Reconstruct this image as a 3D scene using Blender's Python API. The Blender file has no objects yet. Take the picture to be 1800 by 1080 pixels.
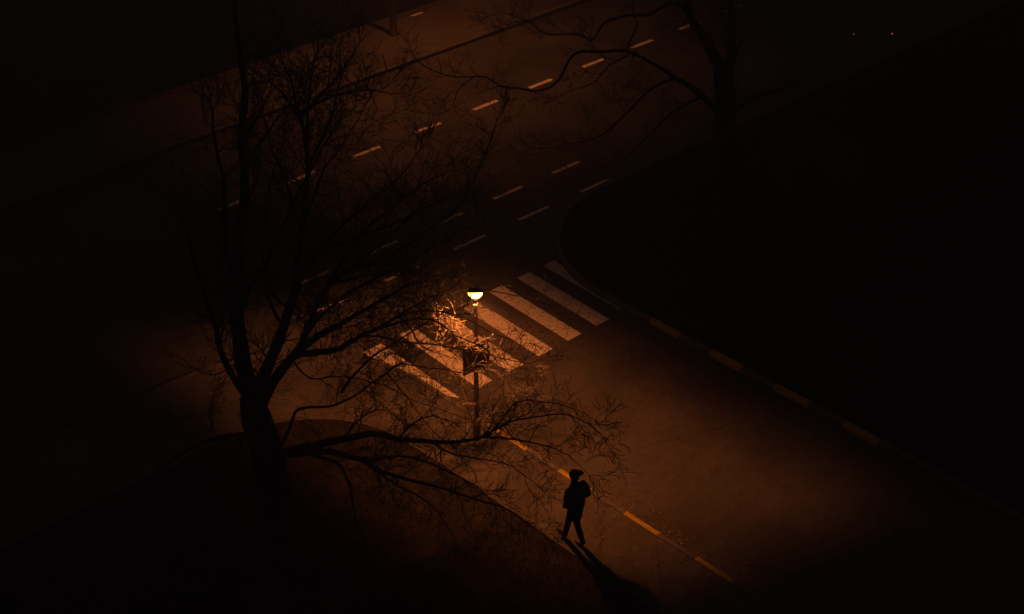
import bpy, bmesh, math, random
from math import radians as R, sin, cos, pi
from mathutils import Vector, Matrix, noise

# ------------------------------------------------------------------ camera
scene = bpy.context.scene
COL = scene.collection
CAM_H, PITCH, YAW, ROLL, F_PX = 21.43, R(32.1), R(43.27), R(0.22), 2847.7
cam_d = bpy.data.cameras.new('camera'); cam = bpy.data.objects.new('camera', cam_d); COL.objects.link(cam)
cam_d.sensor_width = 36; cam_d.lens = 36 * F_PX / 1800; cam_d.clip_end = 500; cam_d.clip_start = 0.1
cam.matrix_world = (Matrix.Translation((0, 0, CAM_H)) @ Matrix.Rotation(-YAW, 4, 'Z')
                    @ Matrix.Rotation(pi / 2 - PITCH, 4, 'X') @ Matrix.Rotation(ROLL, 4, 'Z'))
scene.camera = cam

# ------------------------------------------------------------------ night sky
w = bpy.data.worlds.new('World'); scene.world = w; w.use_nodes = True
nt = w.node_tree
bg = nt.nodes['Background']
bg.inputs['Color'].default_value = (1.0, 0.68, 0.66, 1)
bg.inputs['Strength'].default_value = 0.018
scene.view_settings.view_transform = 'Standard'; scene.view_settings.look = 'None'
scene.view_settings.exposure = 0; scene.view_settings.gamma = 1
LAMP1, LAMP2 = 36, 60               # radiance of the lit bowl and of the tall lamp's lens
SPOT1, SPOT2 = 1020, 1450           # the directed beams of the two lamps, W
HAZE = 0.0042
SODIUM = (1.0, 0.25, 0.055, 1)

# ------------------------------------------------------------------ helpers
def link(name, me, mat=None, parent=None, loc=None):
    o = bpy.data.objects.new(name, me); COL.objects.link(o)
    if mat is not None:
        for m in (mat if isinstance(mat, (list, tuple)) else [mat]): me.materials.append(m)
    if parent: o.parent = parent
    if loc: o.location = loc
    return o
def tag(o, label=None, cat=None, group=None, kind=None):
    if label: o['label'] = label
    if cat: o['category'] = cat
    if group: o['group'] = group
    if kind: o['kind'] = kind
    return o
def empty(name, loc, label, cat, rz=0, group=None):
    o = bpy.data.objects.new(name, None); COL.objects.link(o); o.location = loc; o.rotation_euler.z = rz
    return tag(o, label, cat, group)
class MB:
    def __init__(s): s.v = []; s.f = []; s.m = []
    def add(s, vs, fs, mi=0):
        b = len(s.v); s.v += [tuple(x) for x in vs]; s.f += [tuple(b + i for i in f) for f in fs]; s.m += [mi] * len(fs)
    def box(s, c, h, mi=0, rz=0, M=None):
        c = Vector(c); vs = []
        for z in (-1, 1):
            for x, y in ((-1, -1), (1, -1), (1, 1), (-1, 1)):
                p = Vector((x * h[0], y * h[1], z * h[2]))
                p = (M @ p) if M else (Matrix.Rotation(rz, 3, 'Z') @ p)
                vs.append(c + p)
        s.add(vs, [(0, 3, 2, 1), (4, 5, 6, 7), (0, 1, 5, 4), (1, 2, 6, 5), (2, 3, 7, 6), (3, 0, 4, 7)], mi)
    def tube(s, pts, rad, n=6, mi=0, cap=True):
        m = len(pts); b = len(s.v)
        prev = None
        for i in range(m):
            t = (pts[min(i + 1, m - 1)] - pts[max(i - 1, 0)])
            t = t.normalized() if t.length > 1e-9 else Vector((0, 0, 1))
            if prev is None:
                a = Vector((0, 0, 1)) if abs(t.z) < .8 else Vector((1, 0, 0)); nx = t.cross(a).normalized()
            else:
                nx = (prev - t * prev.dot(t)).normalized()
            prev = nx; ny = t.cross(nx); r = rad[i]
            for k in range(n):
                a = 2 * pi * k / n; q = pts[i] + nx * (cos(a) * r) + ny * (sin(a) * r); s.v.append((q.x, q.y, q.z))
        for i in range(m - 1):
            for k in range(n):
                k2 = (k + 1) % n
                s.f.append((b + i * n + k, b + i * n + k2, b + (i + 1) * n + k2, b + (i + 1) * n + k)); s.m.append(mi)
        if cap:
            s.f.append(tuple(b + k for k in reversed(range(n)))); s.m.append(mi)
            s.f.append(tuple(b + (m - 1) * n + k for k in range(n))); s.m.append(mi)
    def lathe(s, prof, n=24, c=(0, 0, 0), mi=0):
        b = len(s.v); c = Vector(c)
        for r, z in prof:
            for k in range(n):
                a = 2 * pi * k / n; s.v.append((c.x + r * cos(a), c.y + r * sin(a), c.z + z))
        for i in range(len(prof) - 1):
            for k in range(n):
                k2 = (k + 1) % n; s.f.append((b + i * n + k, b + i * n + k2, b + (i + 1) * n + k2, b + (i + 1) * n + k)); s.m.append(mi)
        s.f.append(tuple(b + k for k in reversed(range(n)))); s.m.append(mi)
        s.f.append(tuple(b + (len(prof) - 1) * n + k for k in range(n))); s.m.append(mi)
    def build(s, name, mat, parent=None, smooth=False, loc=None):
        me = bpy.data.meshes.new(name); me.from_pydata(s.v, [], s.f)
        o = link(name, me, mat, parent, loc)
        me.polygons.foreach_set('material_index', s.m)
        if smooth: me.polygons.foreach_set('use_smooth', [True] * len(s.f))
        me.update(); return o
def at(x, y, Yc):
    """3-D point seen at photo pixel (x, y) on the vertical plane Yc metres ahead of the camera."""
    a0, b0 = x - 900, y - 540
    a = (cos(ROLL) * a0 + sin(ROLL) * b0) / F_PX; b = (-sin(ROLL) * a0 + cos(ROLL) * b0) / F_PX
    dy = cos(PITCH) - b * sin(PITCH); dz = -sin(PITCH) - b * cos(PITCH); t = Yc / dy
    X, Y, Z = a * t, Yc, CAM_H + dz * t
    return Vector((X * cos(YAW) + Y * sin(YAW), -X * sin(YAW) + Y * cos(YAW), Z))

# ------------------------------------------------------------------ materials
def base_mat(name, rough=.85, spec=.3):
    m = bpy.data.materials.new(name); m.use_nodes = True; N = m.node_tree.nodes; L = m.node_tree.links
    p = N['Principled BSDF']; p.inputs['Roughness'].default_value = rough; p.inputs['Specular IOR Level'].default_value = spec
    return m, N, L, p
def tex(N, L, kind, scale, detail=4, rough=.6, coord='Object', **kw):
    tc = N.new('ShaderNodeTexCoord'); t = N.new('ShaderNodeTex' + kind); t.inputs['Scale'].default_value = scale
    if kind == 'Noise': t.inputs['Detail'].default_value = detail; t.inputs['Roughness'].default_value = rough
    for k, v in kw.items(): setattr(t, k, v)
    L.new(tc.outputs[coord], t.inputs['Vector']); return t
def ramp(N, L, src, stops):
    r = N.new('ShaderNodeValToRGB'); L.new(src, r.inputs[0]); e = r.color_ramp.elements
    while len(e) < len(stops): e.new(.5)
    for i, (p, c) in enumerate(stops):
        e[i].position = p; e[i].color = (c[0], c[1], c[2], 1) if not isinstance(c, (int, float)) else (c, c, c, 1)
    return r
def mix(N, L, fac, a, b, mode='MIX'):
    m = N.new('ShaderNodeMix'); m.data_type = 'RGBA'; m.blend_type = mode
    for sock, val in ((m.inputs[0], fac), (m.inputs[6], a), (m.inputs[7], b)):
        if hasattr(val, 'links'): L.new(val, sock)
        elif isinstance(val, (int, float)): sock.default_value = val
        else: sock.default_value = (*val, 1)
    return m.outputs[2]
def asphalt_color(N, L, lo, hi):
    big = tex(N, L, 'Noise', .35, 5, .65); mid = tex(N, L, 'Noise', 6, 6, .7); fine = tex(N, L, 'Noise', 42, 3, .8)
    c1 = ramp(N, L, big.outputs[0], [(.38, [c * .82 for c in lo]), (.62, [c * 1.12 for c in hi])]).outputs[0]
    c2 = mix(N, L, .75, c1, ramp(N, L, mid.outputs[0], [(.3, .55), (.7, 1.3)]).outputs[0], 'MULTIPLY')
    c3 = mix(N, L, .9, c2, ramp(N, L, fine.outputs[0], [(.36, .35), (.52, .95), (.68, 1.75)]).outputs[0], 'MULTIPLY')
    vor = tex(N, L, 'Voronoi', .22, feature='DISTANCE_TO_EDGE')
    warp = tex(N, L, 'Noise', 1.8, 4, .6); mp = N.new('ShaderNodeMix'); mp.data_type = 'VECTOR'; mp.inputs[0].default_value = .12
    tc = N.new('ShaderNodeTexCoord'); L.new(tc.outputs['Object'], mp.inputs[4]); L.new(warp.outputs[1], mp.inputs[5]); L.new(mp.outputs[1], vor.inputs['Vector'])
    crack = ramp(N, L, vor.outputs[0], [(.0, .45), (.006, 1)]).outputs[0]
    return mix(N, L, .8, c3, crack, 'MULTIPLY'), fine
def bump(N, L, p, src, dist=.01, st=.6):
    b = N.new('ShaderNodeBump'); b.inputs['Strength'].default_value = st; b.inputs['Distance'].default_value = dist
    L.new(src, b.inputs['Height']); L.new(b.outputs[0], p.inputs['Normal'])
def asphalt(name, lo, hi, rough=.8):
    m, N, L, p = base_mat(name, rough, .35); c, fine = asphalt_color(N, L, lo, hi); L.new(c, p.inputs['Base Color']); bump(N, L, p, fine.outputs[0], .012, .7)
    return m
M_road = asphalt('asphalt', (.040, .038, .036), (.062, .058, .054))
M_side = asphalt('asphalt_side_road', (.046, .043, .040), (.070, .065, .060))
M_pave = asphalt('pavement_asphalt', (.062, .058, .052), (.088, .080, .070), .9)
def paint(name, col, wear=.42):
    m, N, L, p = base_mat(name, .7, .3); a, fine = asphalt_color(N, L, (.046, .043, .040), (.070, .065, .060))
    n1 = tex(N, L, 'Noise', 5, 8, .75); n2 = tex(N, L, 'Noise', 34, 3, .8)
    ad = N.new('ShaderNodeMath'); ad.operation = 'MULTIPLY_ADD'; L.new(n2.outputs[0], ad.inputs[0]); ad.inputs[1].default_value = .55; L.new(n1.outputs[0], ad.inputs[2])
    f = ramp(N, L, ad.outputs[0], [(wear + .12, 0), (wear + .28, 1)]).outputs[0]
    g = mix(N, L, .8, col, ramp(N, L, tex(N, L, 'Noise', 11, 5, .7).outputs[0], [(.3, .6), (.7, 1.15)]).outputs[0], 'MULTIPLY')
    L.new(mix(N, L, f, a, g), p.inputs['Base Color']); bump(N, L, p, fine.outputs[0], .01, .5); return m
M_zebra = paint('worn_white_paint', (.66, .60, .50), .455)
M_dash = paint('worn_lane_paint', (.85, .74, .55), .44)
def mottled(name, lo, hi, scale=8, rough=.85, b=.01):
    m, N, L, p = base_mat(name, rough, .25); n = tex(N, L, 'Noise', scale, 6, .7)
    L.new(ramp(N, L, n.outputs[0], [(.3, lo), (.7, hi)]).outputs[0], p.inputs['Base Color']); bump(N, L, p, n.outputs[0], b, .6); return m
M_kerb = mottled('kerb_concrete', (.055, .052, .048), (.12, .11, .10), 14)
M_yellow = mottled('worn_yellow_kerb_paint', (.12, .08, .012), (.50, .36, .02), 16)
M_lawn = mottled('night_lawn', (.011, .010, .007), (.030, .026, .018), 2.2, .95, .04)
M_grass = mottled('grass_blades', (.005, .006, .003), (.013, .013, .006), 9, .8)
for _m in (M_lawn, M_grass): _m.node_tree.nodes['Principled BSDF'].inputs['Specular IOR Level'].default_value = .03
M_bark = mottled('dark_bark', (.012, .010, .008), (.038, .030, .022), 18, .95, .02)
M_twig = mottled('twig_bark', (.10, .085, .05), (.20, .17, .09), 10, .8, .001)
M_leaf = mottled('dry_leaf', (.05, .03, .015), (.22, .15, .08), 20)
M_metal = mottled('dark_painted_metal', (.014, .014, .014), (.03, .028, .026), 20, .6, .002)
M_post = mottled('weathered_post', (.10, .095, .09), (.24, .22, .20), 30, .6, .002)
M_signback = mottled('sign_back', (.015, .015, .017), (.03, .03, .032), 12, .7, .001)
M_water, N_, L_, P_ = base_mat('added_dark_water', .25, .10); P_.inputs['Base Color'].default_value = (.003, .004, .005, 1)
wn = tex(N_, L_, 'Noise', 2.2, 4, .6); bump(N_, L_, P_, wn.outputs[0], .08, .5)
M_wall = mottled('added_wall_stone', (.03, .028, .025), (.06, .055, .05), 5)
M_jacket = mottled('black_jacket', (.006, .006, .008), (.014, .014, .016), 30, .9, .003)
M_jeans = mottled('dark_trousers', (.006, .007, .010), (.014, .015, .018), 40, .9, .002)
M_shoe = mottled('dark_shoe', (.01, .01, .01), (.02, .02, .02), 30, .6, .001)
M_skin = mottled('skin', (.30, .19, .14), (.38, .25, .19), 12, .6, .001)
M_cap = mottled('black_cap', (.006, .006, .007), (.012, .012, .013), 30, .9, .001)
def emitter(name, strength, col=SODIUM):
    m = bpy.data.materials.new(name); m.use_nodes = True; N = m.node_tree.nodes; L = m.node_tree.links
    N.clear(); e = N.new('ShaderNodeEmission'); e.inputs[0].default_value = col; e.inputs[1].default_value = strength
    o = N.new('ShaderNodeOutputMaterial'); L.new(e.outputs[0], o.inputs[0]); return m
M_bowl = emitter('lit_bowl', LAMP1); M_lens = emitter('lit_lens', LAMP2)
M_spark = emitter('glint_glow', .7, (1, .3, .15, 1))  # glow standing in for a reflected glint

# ------------------------------------------------------------------ setting
# axes: u = x runs along the main road, v = y across it.  side road: x 19.62 .. 25.35
KN, KF, V_EDGE, V_FAR, V_END = 19.62, 25.35, 27.75, 38.0, 41.12
ARC0, RAD = 23.7, 4.05
def arc(cx, cy, r, a0, a1, n=18): return [(cx + r * cos(a0 + (a1 - a0) * i / n), cy + r * sin(a0 + (a1 - a0) * i / n)) for i in range(n + 1)]
near_kerb = [(KN, -20), (KN, 5), (KN, 15)] + arc(KN - RAD, ARC0, RAD, 0, pi / 2) + [(-60, V_EDGE)]
far_kerb = [(KF, -20), (KF, 5), (KF, 15)] + arc(KF + RAD, ARC0, RAD, pi, pi / 2) + [(140, V_EDGE)]
def sheet(name, poly, z, mat, kind='structure', h=0):
    bm = bmesh.new(); vs = [bm.verts.new((x, y, z)) for x, y in poly]; f = bm.faces.new(vs)
    f.normal_update()
    if f.normal.z < 0: f.normal_flip()
    if h:
        ex = bmesh.ops.extrude_face_region(bm, geom=[f]); ev = [g for g in ex['geom'] if isinstance(g, bmesh.types.BMVert)]
        bmesh.ops.translate(bm, verts=ev, vec=(0, 0, h)); bmesh.ops.recalc_face_normals(bm, faces=bm.faces)
    bmesh.ops.triangulate(bm, faces=bm.faces); me = bpy.data.meshes.new(name); bm.to_mesh(me); bm.free()
    return tag(link(name, me, mat), kind=kind)
sheet('ground', [(-120, -60), (200, -60), (200, V_END + .2), (-120, V_END + .2)], -.05, M_lawn)
sheet('main_road', [(-60, V_EDGE - .004), (140, V_EDGE - .004), (140, V_FAR), (-60, V_FAR)], 0, M_road)
sp = near_kerb[:-1] + [(KN - RAD, V_EDGE), (KF + RAD, V_EDGE)] + far_kerb[:-1][::-1]
sheet('side_road', sp, .004, M_side)
sheet('far_pavement', [(-60, V_FAR + .14), (140, V_FAR + .14), (140, V_END), (-60, V_END)], .0, M_pave, h=.10)
# corner pavement: strip between kerb and lawn
inner = [(17.85, -20), (17.85, 21.0)] + [(x, y) for x, y in arc(14.95, 22.2, 2.85, 0, pi / 2, 14)] + [(-60, 25.05)]
kerb_in = [(KN - .14, -20)] + arc(KN - RAD, ARC0, RAD - .14, 0, pi / 2) + [(-60, V_EDGE - .14)]
sheet('pavement', inner + kerb_in[::-1], .0, M_pave, h=.11)
# verges
sheet('lawn', [(-120, -60), (17.85, -60)] + [(17.85, 21.0)] + arc(14.95, 22.2, 2.85, 0, pi / 2, 14) + [(-120, 25.05)], .0, M_lawn, h=.09)
fk_in = [(KF + .14, -20)] + arc(KF + RAD, ARC0, RAD - .14, pi, pi / 2) + [(200, V_EDGE - .14), (200, -60), (KF + .14, -60)]
sheet('verge', fk_in, .0, M_lawn, h=.09)
# added dark water and wall beyond the far pavement, to keep it black
sheet('added_dark_water', [(-120, V_END + .35), (200, V_END + .35), (200, 170), (-120, 170)], -2.6, M_water)
mb = MB(); mb.box((40, V_END + .16, -1.30), (100, .155, 1.41)); tag(mb.build('added_wall', M_wall), kind='structure')

def kerb(name, path, inward, ztop, painted):
    """stones 0.975 m long, 14 cm wide, along the path; 'inward' is the side the stone body lies on"""
    rnd = random.Random(len(name)); mb = MB()
    # resample by arc length
    pts = [Vector((x, y, 0)) for x, y in path]
    seg = [0]
    for a, b in zip(pts, pts[1:]): seg.append(seg[-1] + (b - a).length)
    def P(s):
        s = max(0, min(seg[-1] - 1e-6, s))
        for i in range(len(seg) - 1):
            if seg[i + 1] >= s: return pts[i].lerp(pts[i + 1], (s - seg[i]) / (seg[i + 1] - seg[i]))
    s = painted[0]
    k = 0
    while s > 0: s -= .97; k -= 1
    while s < seg[-1]:
        e = s + .955
        if s >= 0:
            n = 3; ring = []
            dz = rnd.uniform(-.006, .006); dn = rnd.uniform(-.006, .006)
            for i in range(n + 1):
                a = P(s + (e - s) * i / n); t = (P(s + (e - s) * i / n + .02) - P(s + (e - s) * i / n - .02)).normalized()
                nrm = Vector((-t.y, t.x, 0)) * inward
                o0 = a + nrm * dn; z = ztop + dz
                ring.append([o0 + Vector((0, 0, -.1)), o0 + Vector((0, 0, z - .025)) + nrm * .004, o0 + nrm * .025 + Vector((0, 0, z)), o0 + nrm * .142 + Vector((0, 0, z)), o0 + nrm * .142 + Vector((0, 0, -.1))])
            vs = [v for r in ring for v in r]; fs = []
            for i in range(n):
                for j in range(4): fs.append((i * 5 + j, i * 5 + j + 1, (i + 1) * 5 + j + 1, (i + 1) * 5 + j))
            fs += [(0, 1, 2, 3, 4), tuple(n * 5 + j for j in (4, 3, 2, 1, 0))]
            mb.add(vs, fs, 1 if (painted[1] <= k <= painted[2] and k % 2 == 0) else 0)
        s += .97; k += 1
    o = mb.build(name, [M_kerb, M_yellow]); bm = bmesh.new(); bm.from_mesh(o.data); bmesh.ops.recalc_face_normals(bm, faces=bm.faces); bm.to_mesh(o.data); bm.free()
    return tag(o, kind='structure')
# arc length 35 = y 15 ; paint phases match the photograph
kerb('near_kerb', near_kerb, 1, .13, (35 + .42 - .97, 0, 7))
kerb('far_kerb', far_kerb, -1, .13, (35 + .25, 0, 7))
kerb('canal_side_kerb', [(-60, V_FAR), (140, V_FAR)], 1, .125, (40, 1, 0))

# markings, 4 mm sheets
def marks(name, quads, z, mat):
    mb = MB()
    for q in quads: mb.add([(x, y, z) for x, y in q], [(0, 1, 2, 3)])
    o = mb.build(name, mat); bm = bmesh.new(); bm.from_mesh(o.data)
    for f in bm.faces:
        f.normal_update()
        if f.normal.z < 0: f.normal_flip()
    bm.to_mesh(o.data); bm.free(); return tag(o, kind='structure')
zq = []
for u0, u1 in ((20.43, 20.88), (21.40, 21.87), (22.37, 22.84), (23.35, 23.81), (24.33, 24.78)):
    zq.append([(u0, 22.83), (u1, 22.83), (u1 + .12, 25.80), (u0 + .13, 25.80)])
zq.append([(19.63, 23.2), (19.86, 22.83), (19.98, 25.80), (19.40, 25.80)])
zq.append([(25.27, 22.95), (25.34, 22.95), (25.80, 25.80), (25.38, 25.80)])
marks('zebra_crossing', zq, .008, M_zebra)
def dashes(v, u0, period, ln, k0, k1, wd=.12):
    return [[(u0 + k * period, v - wd / 2), (u0 + k * period + ln, v - wd / 2), (u0 + k * period + ln, v + wd / 2), (u0 + k * period, v + wd / 2)] for k in range(k0, k1)]
marks('lane_marking', dashes(34.04, 23.29, 2.367, 1.0, -1, 9, .15), .004, M_dash)
marks('cycle_lane_marking', dashes(29.35, 22.35, 2.28, 1.1, -1, 4, .12), .004, M_dash)
marks('junction_marking', dashes(28.0, 24.25, 2.367, 1.12, -2, 3, .11), .004, M_dash)
marks('pavement_marking', dashes(40.98, 33.75, 2.8, .5, 0, 1, .1), .105, M_dash)

# grass and leaves
rnd = random.Random(5)
mb = MB()
def on_lawn(x, y):
    if x < 17.80 and y < 22.2: return True
    if y < 22.2: return False
    if x < 14.95: return y < 25.0
    return (x - 14.95) ** 2 + (y - 22.2) ** 2 < 2.8 ** 2
cnt = 0
while cnt < 16000:
    x = 17.8 - abs(rnd.gauss(0, 3.4)); y = rnd.uniform(13, 25)
    if not on_lawn(x, y): continue
    if noise.noise(Vector((x * .9, y * .9, 0))) < -.18 and rnd.random() < .8: continue
    cnt += 1
    a = rnd.uniform(0, 2 * pi); h = rnd.uniform(.03, .11); wd = rnd.uniform(.004, .009); lean = rnd.uniform(0, .06); b = rnd.uniform(0, 2 * pi)
    mb.add([(x - cos(a) * wd, y - sin(a) * wd, .088), (x + cos(a) * wd, y + sin(a) * wd, .088), (x + cos(b) * lean, y + sin(b) * lean, .088 + h)], [(0, 1, 2)])
tag(mb.build('grass', M_grass), 'short dark winter grass beside the lit pavement', 'grass', kind='stuff')
mb = MB()
def leaf(x, y, z):
    a = rnd.uniform(0, 2 * pi); s = rnd.uniform(.02, .045); t = rnd.uniform(-.012, .02)
    c, d = cos(a) * s, sin(a) * s
    mb.add([(x - c, y - d, z + .004), (x + d * .6, y - c * .6, z + .006 + t * .5), (x + c, y + d, z + .004 + abs(t)), (x - d * .6, y + c * .6, z + .012)], [(0, 1, 2), (0, 2, 3)])
for i in range(420): leaf(KN + .05 + abs(rnd.gauss(0, .22)), rnd.uniform(12, 27), .006)
for i in range(260): leaf(KF - .05 - abs(rnd.gauss(0, .2)), rnd.uniform(12, 27), .006)
for i in range(160): leaf(rnd.uniform(17.9, KN - .15), rnd.uniform(12, 25), .112)
for i in range(140): leaf(rnd.uniform(19.7, 25.3), rnd.uniform(12, 26), .006)
for i in range(120): leaf(rnd.uniform(10, 45), rnd.uniform(28.2, 37.8), .002)
tag(mb.build('fallen_leaves', M_leaf), 'dry leaves and litter scattered over road and pavement', 'leaves', kind='stuff')

# ------------------------------------------------------------------ street lamp at the crossing
LX, LY = 18.98, 21.27
lamp = empty('street_lamp', (LX, LY, .11), 'short street lamp with glowing bowl head beside the zebra crossing', 'street lamp')
mb = MB(); mb.lathe([(.085, 0), (.085, .45), (.075, .5), (.058, .54), (.052, 2.0), (.042, 3.48), (.05, 3.49), (.05, 3.55), (.03, 3.56)], 20); mb.build('post', M_post, lamp, True)
mb = MB(); mb.lathe([(.15, -.02), (.15, .015), (.11, .035), (.09, .04)], 20); mb.build('base_plate', M_post, lamp, True)
HZ = 3.80
def hemi(r, n, top, z0=0):
    prof = []
    for i in range(n + 1):
        a = (pi / 2) * i / n; prof.append((max(.002, r * cos(pi / 2 - a)) if not top else max(.002, r * cos(a)), (-r * .92 * cos(a)) if not top else r * .42 * sin(a)))
    return prof
tilt = Matrix.Rotation(R(-24), 4, Vector((cos(YAW), -sin(YAW), 0)))      # head leans a little away from the pavement
mb = MB(); mb.lathe(hemi(.148, 12, False), 32)
bowl = mb.build('lamp_bowl', M_bowl, lamp, True, (0, 0, HZ)); bowl.rotation_euler = tilt.to_euler()
mb = MB(); mb.lathe([(.145, .004), (.162, .004), (.162, .03)] + [(r * 1.06, z + .03) for r, z in hemi(.148, 8, True)], 32)
cap = mb.build('lamp_cap', M_metal, lamp, True, (0, 0, HZ)); cap.rotation_euler = tilt.to_euler()
mb = MB(); mb.lathe([(.045, 3.56), (.05, 3.57), (.05, 3.60), (.03, 3.61)], 16); mb.build('collar', M_metal, lamp, True)
def beam(name, parent, loc, power, cx, cy, a, b, r0, r1, k, size=.09, shear=0.0, col=SODIUM):
    """lamp beam with a hand-shaped pool of light: tangent-plane footprint centred (cx, cy), half sizes (a, b); beyond r1 nothing is lit"""
    d = bpy.data.lights.new(name, 'POINT'); d.energy = power; d.color = col[:3]; d.shadow_soft_size = size
    d.use_nodes = True; N = d.node_tree.nodes; L = d.node_tree.links; em = N['Emission']
    def math_(op, x, y=0.0):
        m = N.new('ShaderNodeMath'); m.operation = op
        for i, v in ((0, x), (1, y)):
            if hasattr(v, 'links'): L.new(v, m.inputs[i])
            else: m.inputs[i].default_value = v
        return m.outputs[0]
    tc = N.new('ShaderNodeTexCoord'); sp_ = N.new('ShaderNodeSeparateXYZ'); L.new(tc.outputs['Normal'], sp_.inputs[0])
    z = math_('MAXIMUM', math_('MULTIPLY', sp_.outputs[2], -1.0), .02)
    gx = math_('DIVIDE', math_('SUBTRACT', math_('DIVIDE', sp_.outputs[0], z), cx), a)
    gy = math_('DIVIDE', math_('ADD', math_('SUBTRACT', math_('DIVIDE', sp_.outputs[1], z), cy), math_('MULTIPLY', math_('DIVIDE', sp_.outputs[0], z), shear)), b)
    def fall(v, e):
        mr = N.new('ShaderNodeMapRange'); mr.interpolation_type = 'SMOOTHSTEP'; L.new(math_('ABSOLUTE', v), mr.inputs[0])
        for q, val in ((1, e[0]), (2, e[1]), (3, 1.0), (4, 0.0)): mr.inputs[q].default_value = val
        return mr.outputs[0]
    f = math_('MULTIPLY', math_('MULTIPLY', fall(gx, r0), fall(gy, r1)), math_('POWER', z, -k))
    L.new(f, em.inputs[1])
    o = bpy.data.objects.new(name, d); COL.objects.link(o); o.parent = parent; o.location = loc; return o
H1 = HZ - .23
glow = bpy.data.lights.new('bowl_glow', 'POINT'); glow.energy = 42; glow.color = (1, .36, .08); glow.shadow_soft_size = .12
go = bpy.data.objects.new('bowl_glow', glow); COL.objects.link(go); go.parent = lamp; go.location = (0, 0, HZ - .33)
beam('lamp_beam', lamp, (0, 0, H1), SPOT1, .75 / H1, .8 / H1, 5.0 / H1, 7.4 / H1, (.46, 1.05), (.66, 1.05), 1.85, .13, .28)

# crossing sign on the post
sg = empty('road_sign', (LX, LY, 2.45), 'dark square road sign fixed to the post of the street lamp', 'road sign')
mb = MB(); mb.box((-.09, -.115, -.04), (.35, .012, .31)); mb.build('sign_panel', M_signback, sg)
mb = MB()
for z in (-.36, .28): mb.box((-.09, -.112, z), (.364, .016, .009))
for x in (-.445, .265): mb.box((x, -.112, -.04), (.009, .016, .31))
mb.build('sign_frame', M_signback, sg)
for z in (-.22, .2):
    mb = MB(); mb.lathe([(.066, z - .02), (.066, z + .02)], 16); mb.box((0, -.078, z), (.05, .022, .018))
    mb.build('clamp', M_metal, sg)

# ------------------------------------------------------------------ tall lamp by the added water (its head is above the picture)
PX, PY = 32.26, 40.17
tl = empty('tall_street_lamp', (PX, PY, .1), 'tall dark lamp post at the edge of the far pavement', 'lamp post')
mb = MB(); mb.lathe([(.20, 0), (.20, .03), (.13, .04), (.125, .9), (.10, .95), (.085, 3), (.06, 8.2)], 18); mb.build('post', M_metal, tl, True)
mb = MB(); mb.tube([Vector((0, 0, 8.1)), Vector((0, -.2, 8.45)), Vector((0, -.8, 8.6)), Vector((0, -1.6, 8.62))], [.05, .045, .04, .04], 10); mb.build('arm', M_metal, tl, True)
mb = MB(); mb.box((0, -2.0, 8.66), (.17, .42, .05)); mb.box((0, -2.0, 8.725), (.12, .34, .02))
for sx in (-1, 1): mb.box((sx * .16, -2.0, 8.575), (.008, .4, .034))
mb.box((0, -1.592, 8.535), (.168, .006, .074))          # added rear shield, keeps lamp light off the dark water
mb.build('lamp_head', M_metal, tl)
mb = MB(); mb.box((0, -2.0, 8.602), (.145, .36, .006)); mb.build('lens', M_lens, tl)
beam('lamp_beam', tl, (0, -2.0, 8.5), SPOT2, -.6 / 8.5, -1.4 / 8.5, 11.2 / 8.5, 8.6 / 8.5, (.10, 1.03), (.05, 1.08), 1.95)

# two tiny specks far off: added posts, lenses glow to imitate reflected glints
for (x, y, s, lab) in ((43.0, 29.1, .7, 'left one of two added reddish glowing specks low in the dark at upper right'), (43.97, 28.25, 1.0, 'right and brighter one of two added reddish glowing specks at upper right')):
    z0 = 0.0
    e = empty('added_glint', (x, y, z0), lab, 'glowing speck', group='tiny specks in the dark')
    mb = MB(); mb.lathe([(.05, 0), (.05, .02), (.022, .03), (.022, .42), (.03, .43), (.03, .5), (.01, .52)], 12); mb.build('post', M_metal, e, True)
    mb = MB(); mb.box((-.024, -.024, .465), (.012 * s, .012 * s, .018 * s), rz=R(45)); mb.build('lens', M_spark, e)

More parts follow.
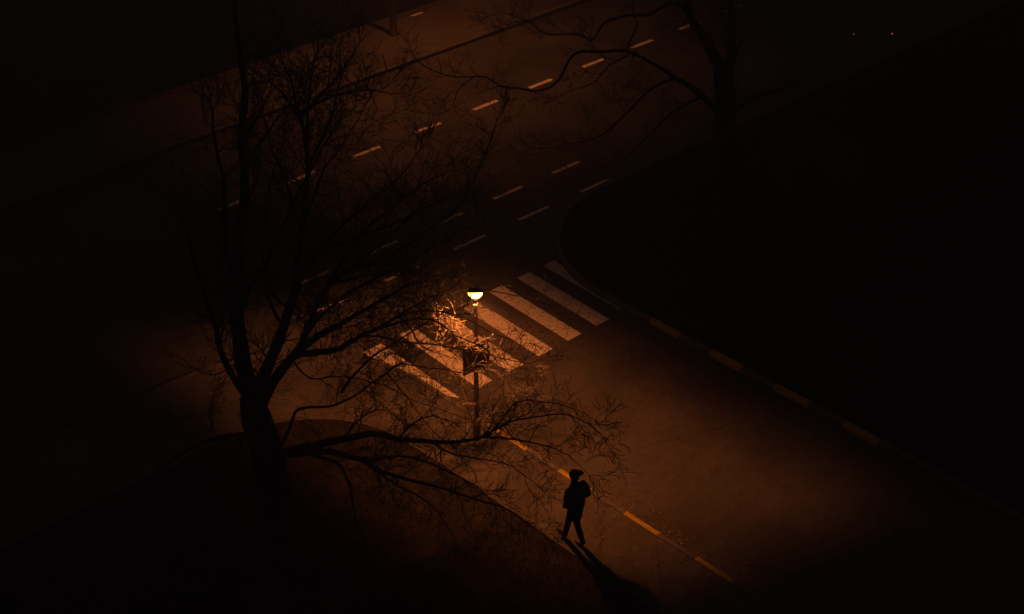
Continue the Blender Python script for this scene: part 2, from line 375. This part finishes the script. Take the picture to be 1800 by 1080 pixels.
# ------------------------------------------------------------------ bare trees
LAMPP = Vector((LX, LY, 3.7))
class Tree:
    def __init__(s, seed, Yt, zmin=.25): s.r = random.Random(seed); s.limbs = MB(); s.tw = MB(); s.Y = Yt; s.zmin = zmin; s.n = 0
    def rv(s, k=1.0):
        while True:
            v = Vector((s.r.uniform(-1, 1), s.r.uniform(-1, 1), s.r.uniform(-1, 1)))
            if .05 < v.length < 1: return v.normalized() * k
    def smooth(s, pts, step=.22):
        out = []; n = len(pts)
        for i in range(n - 1):
            p0, p1, p2, p3 = pts[max(i - 1, 0)], pts[i], pts[i + 1], pts[min(i + 2, n - 1)]
            m = max(2, int((p2 - p1).length / step))
            for k in range(m):
                t = k / m
                out.append(.5 * ((2 * p1) + (p2 - p0) * t + (2 * p0 - 5 * p1 + 4 * p2 - p3) * t * t + (3 * p1 - p0 - 3 * p2 + p3) * t ** 3))
        out.append(pts[-1].copy()); return out
    def limb(s, r0, r1, pix, dens=1.0, sub=1.0, start=.12, droop=.0):
        pts = s.smooth([p if isinstance(p, Vector) else at(p[0], p[1], s.Y + p[2]) for p in pix])
        n = len(pts); off = s.r.uniform(0, 50)
        for i in range(1, n - 1):
            q = pts[i] * 1.6; a = .05
            pts[i] = pts[i] + Vector((noise.noise(q + Vector((off, 0, 0))), noise.noise(q + Vector((0, off, 0))), noise.noise(q + Vector((0, 0, off))))) * a
        rad = [(r0 + (r1 - r0) * (i / (n - 1)) ** .8) * (1 + .10 * noise.noise(pts[i] * 2.3)) for i in range(n)]
        s.limbs.tube(pts, [q * .82 for q in rad], 10 if r0 > .1 else 7)
        acc = 0
        L = sum((b - a).length for a, b in zip(pts, pts[1:]))
        for i in range(1, n):
            acc += (pts[i] - pts[i - 1]).length; t = i / (n - 1)
            if t < start: continue
            gap = (.125 + .07 * s.r.random()) / dens
            if acc > gap:
                acc = 0; d = (pts[i] - pts[i - 1]).normalized()
                ln = (s.r.uniform(.7, 2.2) * (1 - .45 * t) + .2) * sub
                s.branch(pts[i], s.side(d, s.r.uniform(.6, 1.15)), ln, min(rad[i] * .55, .008 + ln * .009), 1, droop)
        d = (pts[-1] - pts[-2]).normalized()
        for k in range(3): s.branch(pts[-1], (d + s.rv(.45)).normalized(), s.r.uniform(.5, 1.1) * sub, max(.006, r1 * .8), 1, droop)
    def side(s, d, ang):
        while True:
            v = s.rv(); p = v - d * v.dot(d)
            if p.length > .2: break
        p.normalize(); p.z += .15; return (d * cos(ang) + p * sin(ang)).normalized()
    def branch(s, p, d, ln, r, lvl, droop):
        step = (.15, .11, .09)[lvl - 1]; n = max(2, int(ln / step)); pts = [p.copy()]; rad = [r]
        curl = s.rv(.17); kids = []
        for i in range(n):
            t = (i + 1) / n
            d = (d + s.rv((.32, .27, .22)[lvl - 1]) + curl + Vector((0, 0, (.05 - droop * (.5 + t))))).normalized()
            if s.r.random() < .2: curl = s.rv(.24)
            p = p + d * step
            if p.z < s.zmin or (p - LAMPP).length < .75: break
            pts.append(p.copy()); rad.append(max(.0042 if (p - LAMPP).length < 1.9 else .0056, r * (1 - .75 * t)))
            kids.append((p.copy(), d.copy(), t, rad[-1]))
        if len(pts) < 2: return
        (s.limbs if r > .022 else s.tw).tube(pts, rad, 5 if r > .022 else 3, cap=False); s.n += 1
        if lvl >= 3: return
        for (q, dd, t, rr) in kids:
            if t < .1: continue
            for _ in range(2 if s.r.random() < (.7 if lvl == 1 else .3) else 1):
                if s.r.random() > .8: continue
                l2 = ln * s.r.uniform(.28, .55) * (1.1 - .5 * t)
                l2 = max(.14, l2) if lvl == 1 else s.r.uniform(.14, .38)
                s.branch(q, s.side(dd, s.r.uniform(.5, 1.1)), l2, max(.0036, rr * .62), lvl + 1, droop)
    def done(s, name, label, group=None):
        b = s.base
        root = empty(name, b, label, 'tree', group=group)
        for m in (s.limbs, s.tw): m.v = [(x - b.x, y - b.y, z - b.z) for x, y, z in m.v]
        s.limbs.build('trunk', M_bark, root, True); s.tw.build('crown', M_twig, root, True)
        return root
def ground_at(x, y, z=.05):
    a0, b0 = x - 900, y - 540
    b = (-sin(ROLL) * a0 + cos(ROLL) * b0) / F_PX
    dz = -sin(PITCH) - b * cos(PITCH); return (cos(PITCH) - b * sin(PITCH)) * (z - CAM_H) / dz

YT = ground_at(486, 965)
T = Tree(11, YT); T.base = at(486, 965, YT); b0 = T.base
T.limbs.tube([b0 + Vector((0, 0, -.1)), b0 + Vector((0, 0, .08)), b0 + Vector((.0, 0, .3)), at(484, 925, YT), at(480, 870, YT), at(474, 815, YT), at(462, 770, YT), at(450, 735, YT), at(441, 700, YT)],
             [.58, .46, .38, .35, .33, .33, .31, .29, .22], 16)
T.limb(.22, .035, [(443, 712, 0), (428, 640, .2), (418, 575, .4), (415, 500, .5), (420, 420, .5), (430, 340, .6), (426, 260, .7), (427, 180, .8), (424, 110, .8), (416, 40, .9), (412, -40, 1)], 1.0, .8)
T.limb(.10, .02, [(418, 575, .4), (408, 500, -.1), (396, 420, -.5), (392, 330, -.8), (380, 250, -1), (372, 190, -1.3)], 1.2, .7)
T.limb(.18, .03, [(448, 730, 0), (468, 650, .3), (498, 577, .6), (515, 520, .8), (524, 480, .9), (530, 400, 1.1), (540, 300, 1.3), (537, 240, 1.4), (524, 200, 1.5)], 1.1, .8)
for pp in ([(524, 205, 1.5), (495, 165, 1.6), (462, 135, 1.7)], [(526, 210, 1.5), (512, 150, 1.5), (500, 108, 1.4), (492, 80, 1.3)], [(526, 210, 1.5), (555, 172, 1.4), (590, 138, 1.4), (618, 105, 1.4), (632, 75, 1.4)],
           [(524, 200, 1.5), (580, 170, 1.8), (640, 158, 2.1), (690, 165, 2.3)], [(538, 250, 1.4), (540, 180, 1.0), (548, 120, .8), (560, 85, .7)], [(540, 300, 1.3), (575, 220, .9), (592, 165, .6), (598, 120, .4)],
           [(532, 390, 1.1), (570, 300, 1.5), (610, 240, 1.8), (640, 190, 2.0)], [(530, 400, 1.1), (500, 320, 1.2), (475, 250, 1.2), (462, 180, 1.2)], [(424, 260, .7), (455, 200, .6), (480, 140, .5)],
           [(428, 300, .6), (470, 230, .2), (520, 170, -.2)]):
    T.limb(.045, .010, pp, 2.1, .62, .05)
T.limb(.17, .07, [(452, 725, 0), (480, 672, .3), (514, 627, .7), (537, 590, 1.0)], .7, .6)
T.limb(.085, .012, [(534, 594, 1.0), (562, 522, 1.2), (590, 495, 1.4), (620, 472, 1.6), (681, 458, 1.9), (709, 433, 2.0), (770, 394, 2.3), (810, 358, 2.6), (845, 290, 3.0), (873, 213, 3.4)], 1.2, .7)
T.limb(.10, .012, [(514, 628, .7), (556, 592, 1.0), (610, 562, 1.5), (634, 550, 1.7), (689, 517, 2.2), (725, 497, 2.6), (775, 484, 3.0)], 1.9, .72)
T.limb(.10, .012, [(514, 628, .7), (545, 622, .9), (598, 610, 1.3), (653, 583, 1.7), (712, 550, 2.2), (753, 524, 2.6), (782, 512, 2.9)], 2.0, .7)
T.limb(.04, .008, [(653, 583, 1.7), (700, 565, 2.0), (735, 560, 2.2), (775, 570, 2.3), (800, 588, 2.3), (848, 612, 2.2), (885, 648, 2.0)], 1.9, .65)
T.limb(.035, .008, [(640, 590, 1.7), (700, 600, 2.2), (760, 606, 2.6), (815, 615, 2.7), (870, 628, 2.6), (930, 640, 2.4)], 2.2, .62)
T.limb(.03, .008, [(700, 558, 2.1), (760, 545, 2.8), (815, 560, 2.9), (858, 583, 2.9), (905, 600, 2.7)], 1.5, .5)
T.limb(.03, .008, [(730, 538, 2.5), (775, 522, 3.4), (820, 508, 4.0), (868, 512, 4.2), (905, 520, 4.2), (940, 524, 4.2), (975, 545, 4.2), (985, 556, 4.1)], .9, .4)
T.limb(.03, .007, [(700, 545, 2.2), (735, 600, 3.0), (770, 622, 3.6), (800, 630, 3.9), (850, 648, 4.0), (900, 680, 3.9)], 1.2, .55)
T.limb(.03, .007, [(681, 470, 2.0), (715, 495, 2.9), (745, 498, 3.6), (775, 488, 4.0), (800, 492, 4.2)], 2.4, .45)
T.limb(.03, .007, [(700, 520, 2.3), (735, 535, 3.2), (765, 540, 3.8), (790, 556, 4.1)], .8, .4)
T.limb(.05, .010, [(590, 495, 1.4), (640, 485, 1.9), (700, 478, 2.4), (742, 488, 2.9), (778, 500, 3.3)], 2.4, .62)
T.limb(.06, .010, [(518, 505, .9), (555, 455, .7), (590, 410, .4), (640, 365, .1), (700, 312, -.2), (740, 262, -.4)], 1.5, .7)
T.limb(.05, .010, [(562, 522, 1.2), (620, 430, 1.0), (665, 385, .9), (720, 340, .7), (790, 300, .5)], 1.6, .7)
T.limb(.05, .010, [(620, 472, 1.6), (680, 420, 1.5), (740, 370, 1.3), (800, 340, 1.2), (850, 345, 1.0)], 1.5, .7)
T.limb(.06, .010, [(420, 560, .3), (445, 500, -.2), (480, 440, -.5), (510, 370, -.8), (550, 290, -1.1), (590, 220, -1.3)], 1.5, .7)
T.limb(.05, .010, [(500, 577, .6), (470, 520, 1.2), (460, 440, 1.6), (470, 350, 2.0), (490, 270, 2.2)], 1.5, .7)
T.limb(.05, .012, [(472, 800, 0), (500, 775, .5), (514, 738, .9), (522, 722, 1.1), (545, 717, 1.2), (578, 716, 1.3), (605, 705, 1.5), (640, 683, 1.8), (680, 655, 2.0), (705, 640, 2.1), (750, 648, 2.2), (805, 655, 2.3)], 1.3, .6, .45)
T.limb(.04, .007, [(600, 690, 1.0), (640, 640, .8), (700, 600, .7), (760, 560, .7), (800, 545, .6)], 2.0, .65)
T.limb(.05, .010, [(537, 590, 1.0), (580, 540, .4), (640, 500, 0), (700, 470, -.3), (770, 430, -.6), (830, 400, -.8)], 2.0, .8)
T.limb(.05, .010, [(524, 480, .9), (570, 440, .2), (620, 420, -.2), (690, 395, -.5), (760, 350, -.8)], 2.0, .8)
T.limb(.022, .007, [(680, 655, 2.0), (700, 682, 1.9), (722, 708, 1.8), (745, 738, 1.5), (775, 770, 1.2)], 1.6, .6)
T.limb(.025, .007, [(514, 628, .8), (545, 668, 1.1), (580, 664, 1.3), (610, 663, 1.5), (650, 670, 1.7), (700, 690, 1.9), (760, 715, 1.9), (820, 735, 1.7)], 1.3, .6)
T.limb(.13, .035, [(472, 808, 0), (520, 790, .1), (565, 782, .2), (600, 774, .3), (650, 764, .4), (700, 772, .45), (760, 778, .5), (810, 776, .5), (850, 768, .5)], .7, .6, .2, .02)
T.limb(.035, .007, [(848, 769, .5), (885, 748, .5), (905, 738, .6), (960, 730, .6), (1000, 728, .5), (1040, 750, .4), (1070, 785, .3)], 2.1, .55, .05, .05)
T.limb(.022, .006, [(868, 757, .5), (905, 712, .6), (950, 706, .7), (1005, 716, .6), (1045, 738, .5)], 1.8, .45, .1, .05)
T.limb(.03, .006, [(850, 769, .5), (905, 772, .3), (950, 782, .1), (1000, 798, 0), (1035, 835, -.2)], 2.2, .6, .05, .06)
T.limb(.03, .006, [(760, 778, .5), (800, 800, .3), (850, 806, .1), (900, 818, 0), (940, 850, -.3)], 2.4, .6, .05, .06)
T.limb(.03, .006, [(700, 772, .45), (720, 745, .6), (760, 730, .8), (800, 745, .8), (850, 742, .7)], 1.8, .55)
T.limb(.03, .007, [(600, 774, .3), (622, 745, .6), (650, 726, .8), (675, 722, 1.0), (705, 738, 1.1)], 1.2, .5)
T.limb(.09, .010, [(474, 812, -.05), (540, 796, -.4), (590, 796, -.6), (640, 812, -.8), (668, 830, -.9), (705, 842, -1), (760, 852, -1.1), (800, 865, -1.2), (850, 885, -1.3), (905, 905, -1.4), (945, 932, -1.5)], 1.6, .6, .3, .06)
T.limb(.05, .008, [(575, 790, -.3), (645, 806, -.3), (700, 803, -.3), (750, 812, -.4), (810, 840, -.6), (855, 870, -.8), (890, 920, -1)], 1.9, .6, .15, .06)
T.limb(.05, .008, [(540, 796, -.4), (590, 812, -.8), (607, 838, -1), (618, 880, -1.2), (632, 930, -1.4), (655, 975, -1.6)], 1.5, .65, .2, .08)
T.limb(.04, .008, [(640, 812, -.8), (680, 845, -1.1), (730, 870, -1.3), (770, 900, -1.5), (800, 950, -1.7)], 1.6, .6, .1, .08)
T.limb(.06, .010, [(478, 835, -.1), (502, 842, -.5), (522, 880, -.9), (556, 915, -1.3), (576, 960, -1.6), (596, 1010, -1.8)], 1.3, .6, .25, .08)
T.limb(.05, .010, [(478, 845, -.1), (466, 862, -.5), (470, 910, -1.0), (478, 960, -1.4), (472, 1015, -1.6)], 1.2, .6, .25, .08)
T.limb(.10, .015, [(444, 712, 0), (402, 650, -.5), (372, 560, -1), (345, 470, -1.4), (322, 380, -1.8)], 1.1, .8)
T.limb(.10, .015, [(462, 770, 0), (420, 765, -1.2), (355, 780, -1.9), (290, 815, -2.4), (240, 870, -2.8)], 1.1, .8, .25, .05)
T.done('bare_tree', 'large bare winter tree with spreading limbs on the lawn at left')
n1 = T.n

Y2 = ground_at(1272, 405)
T = Tree(23, Y2); T.base = at(1272, 405, Y2); b0 = T.base
T.limbs.tube([b0 + Vector((0, 0, -.1)), b0 + Vector((0, 0, .1)), b0 + Vector((0, 0, .35)), at(1272, 330, Y2), at(1274, 250, Y2), at(1276, 180, Y2), at(1270, 120, Y2)], [.50, .40, .33, .30, .28, .27, .24], 14)
T.limb(.22, .05, [(1268, 125, 0), (1240, 70, -.1), (1214, 30, -.2), (1206, -20, -.2), (1200, -90, -.2)], .8, .7)
T.limb(.20, .04, [(1278, 150, 0), (1286, 80, .3), (1284, 10, .4), (1290, -70, .5)], .8, .7)
T.limb(.075, .012, [(1226, 48, -.2), (1207, 26, -.3), (1195, 8, -.4), (1182, 3, -.4), (1163, 15, -.5), (1140, 27, -.6), (1107, 25, -.8), (1083, 32, -.9), (1060, 43, -1), (1047, 63, -1.1), (1037, 71, -1.1), (1013, 60, -1.2), (973, 62, -1.4), (950, 54, -1.5), (925, 38, -1.6), (890, 45, -1.8)], .9, .5, .55)
T.limb(.13, .05, [(1276, 210, 0), (1235, 170, -.5), (1187, 138, -.9), (1150, 112, -1.2), (1120, 97, -1.4)], .4, .4, .5)
T.limb(.06, .012, [(1122, 98, -1.4), (1100, 89, -1.5), (1060, 92, -1.6), (1022, 90, -1.7), (1006, 100, -1.8), (994, 120, -1.9), (982, 140, -1.9), (965, 152, -2), (940, 160, -2.1), (915, 156, -2.2), (880, 152, -2.3), (855, 137, -2.4), (830, 133, -2.5), (800, 136, -2.6), (775, 128, -2.7), (745, 115, -2.8), (728, 100, -2.9)], 1.0, .5, .6)
T.limb(.035, .018, [(1102, 88, -1.5), (1107, 67, -1.4), (1120, 43, -1.2), (1113, 27, -1.1), (1110, 0, -1.1), (1108, -40, -1)], .3, .4, .7)
T.limb(.02, .006, [(835, 134, -2.5), (805, 160, -2.6), (798, 185, -2.7), (775, 200, -2.8), (742, 198, -2.9)], 1.4, .4)
T.limb(.02, .006, [(930, 38, -1.6), (905, 28, -1.7), (880, 20, -1.8), (855, 30, -1.9)], 1.6, .4)
T.limb(.03, .008, [(1105, 97, -1.5), (1068, 118, -1.8), (1047, 142, -2), (1010, 158, -2.2), (980, 172, -2.4)], 1.2, .5)
T.limb(.05, .008, [(1187, 138, -.9), (1140, 160, -1.5), (1100, 200, -2), (1060, 235, -2.4), (1000, 255, -2.8), (940, 262, -3.1)], 1.7, .7)
T.limb(.05, .008, [(1235, 170, -.5), (1180, 200, -1.0), (1130, 250, -1.4), (1080, 290, -1.8), (1010, 300, -2.2)], 1.7, .7)
T.limb(.06, .01, [(1284, 110, .2), (1320, 48, .5), (1352, 28, .8), (1385, 18, 1.1), (1410, -20, 1.3)], 1.0, .7)
T.limb(.10, .012, [(1276, 200, 0), (1330, 170, .6), (1390, 150, 1), (1440, 100, 1.4), (1480, 60, 1.8)], 1.2, .8)
T.limb(.08, .012, [(1276, 230, 0), (1330, 240, -1), (1400, 260, -1.8), (1460, 300, -2.4)], 1.2, .8)
T.done('gnarled_tree', 'bare tree with crooked limbs reaching over the main road at top right')

# ------------------------------------------------------------------ the pedestrian
person = empty('person', (18.10, 17.36, .11), 'lone person in dark jacket and cap walking along the lit pavement', 'person')
def skin_obj(name, chains, mat, parent, sub=2, root=None):
    """chains: lists of (x,y,z,r); identical coordinates are welded"""
    vs, idx, es, rr = [], {}, [], []
    for ch in chains:
        prev = None
        for x, y, z, r in ch:
            k = (round(x, 4), round(y, 4), round(z, 4))
            if k not in idx: idx[k] = len(vs); vs.append((x, y, z)); rr.append(r if isinstance(r, tuple) else (r, r))
            if prev is not None and prev != idx[k]: es.append((prev, idx[k]))
            prev = idx[k]
    me = bpy.data.meshes.new(name); me.from_pydata(vs, es, []); o = link(name, me, mat, parent)
    md = o.modifiers.new('skin', 'SKIN'); md.use_smooth_shade = True
    for i, d in enumerate(me.skin_vertices[0].data): d.radius = rr[i]; d.use_root = False
    me.skin_vertices[0].data[0].use_root = True
    s = o.modifiers.new('sub', 'SUBSURF'); s.levels = sub; s.render_levels = sub
    return o
# local frame: +y forward (up the pavement), +x person's right
hip = (0, 0, .93); RH, LH = (.09, 0, .90), (-.09, .0, .90)
# left leg forward with toe up, right leg trailing
Lk, La, Lh_, Lt = (-.06, .15, .50), (-.03, .25, .10), (-.03, .22, .055), (-.04, .44, .13)
Rk, Ra, Rb, Rt = (.06, .02, .48), (.04, -.18, .12), (.04, -.12, .045), (.045, -.01, .035)
neck, head = (0, .05, 1.50), (.0, .07, 1.64)
Ls, Rs = (-.19, .02, 1.40), (.19, .02, 1.40)
Le, Re = (-.285, -.04, 1.15), (.285, -.04, 1.15)
Lw, Rw = (-.185, .12, 1.03), (.185, .12, 1.03)
def v4(p, r): return (*p, r)
ch = [[v4(hip, (.15, .11)), (0, .01, 1.10, (.14, .10)), (0, .02, 1.28, (.16, .11)), (0, .03, 1.42, (.12, .09)), v4(neck, .055), (0, .06, 1.56, .06), (0, .07, 1.645, (.078, .095)), (0, .07, 1.71, (.07, .085))],
      [v4(hip, .15), v4(RH, .09), v4(Rk, .06), v4(Ra, .030), v4(Rb, .034), v4(Rt, .03)],
      [v4(hip, .15), v4(LH, .09), v4(Lk, .06), v4(La, .030), v4(Lh_, .034), v4(Lt, .03)]]
for s_, S, E_, W in ((-1, Ls, Le, Lw), (1, Rs, Re, Rw)):
    ch.append([(0, .03, 1.42, .12), v4(S, .06), v4(E_, .042), v4(W, .028), (W[0] - s_ * .03, W[1] + .04, W[2] - .05, (.034, .018))])
    px, py, pz = W[0] - s_ * .03, W[1] + .04, W[2] - .05
    for j, (dx, ln) in enumerate(((-.027, .070), (-.009, .078), (.009, .073), (.026, .058))):
        ch.append([(px, py, pz, .034), (px + dx, py + .02, pz - .035, .0095), (px + dx - s_ * .008, py + .03 + ln * .3, pz - .035 - ln * .5, .0085), (px + dx - s_ * .02, py + .03 + ln * .4, pz - .035 - ln * .9, .0075)])
    ch.append([(px, py, pz, .034), (px - s_ * .035, py + .03, pz + .0, .011), (px - s_ * .05, py + .045, pz - .03, .009)])
# face: nose and ears (head turned to the person's right, towards the road)
ch += [[(0, .07, 1.645, .078), (.085, .10, 1.645, .02), (.108, .11, 1.632, .011)], [(0, .07, 1.645, .078), (.02, -.025, 1.64, .018)], [(0, .07, 1.645, .078), (-.01, .165, 1.64, .018)]]
skin_obj('body', ch, M_skin, person, 2)
def loft(mb, rings, n=18):
    b = len(mb.v)
    for (cx_, cy_, z, rx, ry) in rings:
        for k in range(n):
            a = 2 * pi * k / n; mb.v.append((cx_ + rx * cos(a), cy_ + ry * sin(a), z))
    for i in range(len(rings) - 1):
        for k in range(n):
            k2 = (k + 1) % n; mb.f.append((b + i * n + k, b + i * n + k2, b + (i + 1) * n + k2, b + (i + 1) * n + k)); mb.m.append(0)
    mb.f.append(tuple(b + k for k in reversed(range(n)))); mb.f.append(tuple(b + (len(rings) - 1) * n + k for k in range(n))); mb.m += [0, 0]
def cloth(mb, name, mat, vox=.016):
    o = mb.build(name, mat, person); r = o.modifiers.new('weld', 'REMESH'); r.mode = 'VOXEL'; r.voxel_size = vox; r.use_smooth_shade = True
    q = o.modifiers.new('soft', 'SMOOTH'); q.factor = .6; q.iterations = 6
    tx = bpy.data.textures.new(name + '_folds', 'CLOUDS'); tx.noise_scale = .09
    dd = o.modifiers.new('folds', 'DISPLACE'); dd.texture = tx; dd.strength = .022; dd.mid_level = .5
    return o
V = Vector
mb = MB()
loft(mb, [(0, .0, .86, .155, .12), (0, .0, .90, .175, .14), (0, .0, 1.0, .20, .155), (0, .0, 1.12, .205, .16), (0, .01, 1.24, .205, .16), (0, .02, 1.35, .20, .145), (0, .03, 1.43, .165, .115), (0, .04, 1.48, .11, .095), (0, .05, 1.54, .085, .085)])
for s_, S, E_, W in ((-1, Ls, Le, Lw), (1, Rs, Re, Rw)):
    mb.tube([V(S) + V((-s_ * .08, 0, .0)), V(S), V(S).lerp(V(E_), .5) + V((s_ * .015, 0, .02)), V(E_), V(E_).lerp(V(W), .5), V(W) + V((-s_ * .03, .0, -.01))], [.08, .092, .085, .078, .07, .058], 14)
cloth(mb, 'jacket', M_jacket)
mb = MB()
loft(mb, [(0, 0, .80, .11, .09), (0, 0, .88, .16, .125), (0, 0, .98, .155, .12)])
for H_, K_, A_ in ((RH, Rk, Ra), (LH, Lk, La)):
    H_, K_, A_ = V(H_), V(K_), V(A_)
    mb.tube([H_ + V((0, 0, .03)), H_.lerp(K_, .5), K_, K_.lerp(A_, .35), A_ + V((0, 0, .02)), A_ + V((0, 0, -.03))], [.10, .086, .066, .066, .056, .058], 14)
cloth(mb, 'trousers', M_jeans)
skin_obj('shoe', [[(.04, -.195, .09, .055), (.04, -.13, .06, .052), (.045, -.02, .045, .045), (.048, .04, .032, .034)]], M_shoe, person, 2)
skin_obj('shoe', [[(-.03, .21, .065, .052), (-.035, .29, .08, .05), (-.04, .39, .115, .047), (-.045, .46, .15, .036)]], M_shoe, person, 2)
skin_obj('hair', [[(0, .055, 1.67, (.088, .10)), (-.01, .03, 1.60, .062), (-.015, .02, 1.56, .04)]], M_cap, person, 2)
mb = MB()
prof = [(.098, 1.665), (.108, 1.70), (.104, 1.75), (.08, 1.79), (.04, 1.808), (.012, 1.81)]
mb.lathe([(r, z) for r, z in prof], 20, (0, .065, 0))
vis = []
for k in range(11):
    a = -1.05 + 2.1 * k / 10
    vis.append(((.098 * cos(a), .065 + .098 * sin(a)), (.098 + .105 * cos(a * .9), .065 + .10 * sin(a) * 1.05)))
vv = []
for (p, q) in vis:
    vv += [(p[0], p[1], 1.695), (q[0], q[1], 1.705), (p[0], p[1], 1.687), (q[0], q[1], 1.697)]
ff = []
for k in range(10):
    a, b = 4 * k, 4 * k + 4
    ff += [(a, a + 1, b + 1, b), (a + 2, b + 2, b + 3, a + 3), (a + 1, a + 3, b + 3, b + 1)]
ff += [(0, 2, 3, 1), (40, 41, 43, 42)]
mb.add(vv, ff)
capo = mb.build('cap', M_cap, person, True)

# ------------------------------------------------------------------ added haze, stands in for lens glow around the lamps
hm = bpy.data.materials.new('bloom_haze'); hm.use_nodes = True; N = hm.node_tree.nodes; N.clear()
pv = N.new('ShaderNodeVolumePrincipled'); pv.inputs['Density'].default_value = HAZE; pv.inputs['Color'].default_value = (.9, .85, .8, 1); pv.inputs['Anisotropy'].default_value = .25
ho = N.new('ShaderNodeOutputMaterial'); hm.node_tree.links.new(pv.outputs[0], ho.inputs['Volume'])
mb = MB(); mb.box((40, 55, 9.6), (161, 116, 13.2)); tag(mb.build('haze', hm), 'thin added haze over the whole street', 'haze', kind='stuff')

scene.cycles.use_denoising = True
scene.cycles.sample_clamp_indirect = 2.0
print('twigs', n1, T.n, [ (o.name,len(o.data.polygons)) for o in bpy.data.objects if o.type=='MESH' and len(o.data.polygons)>20000])
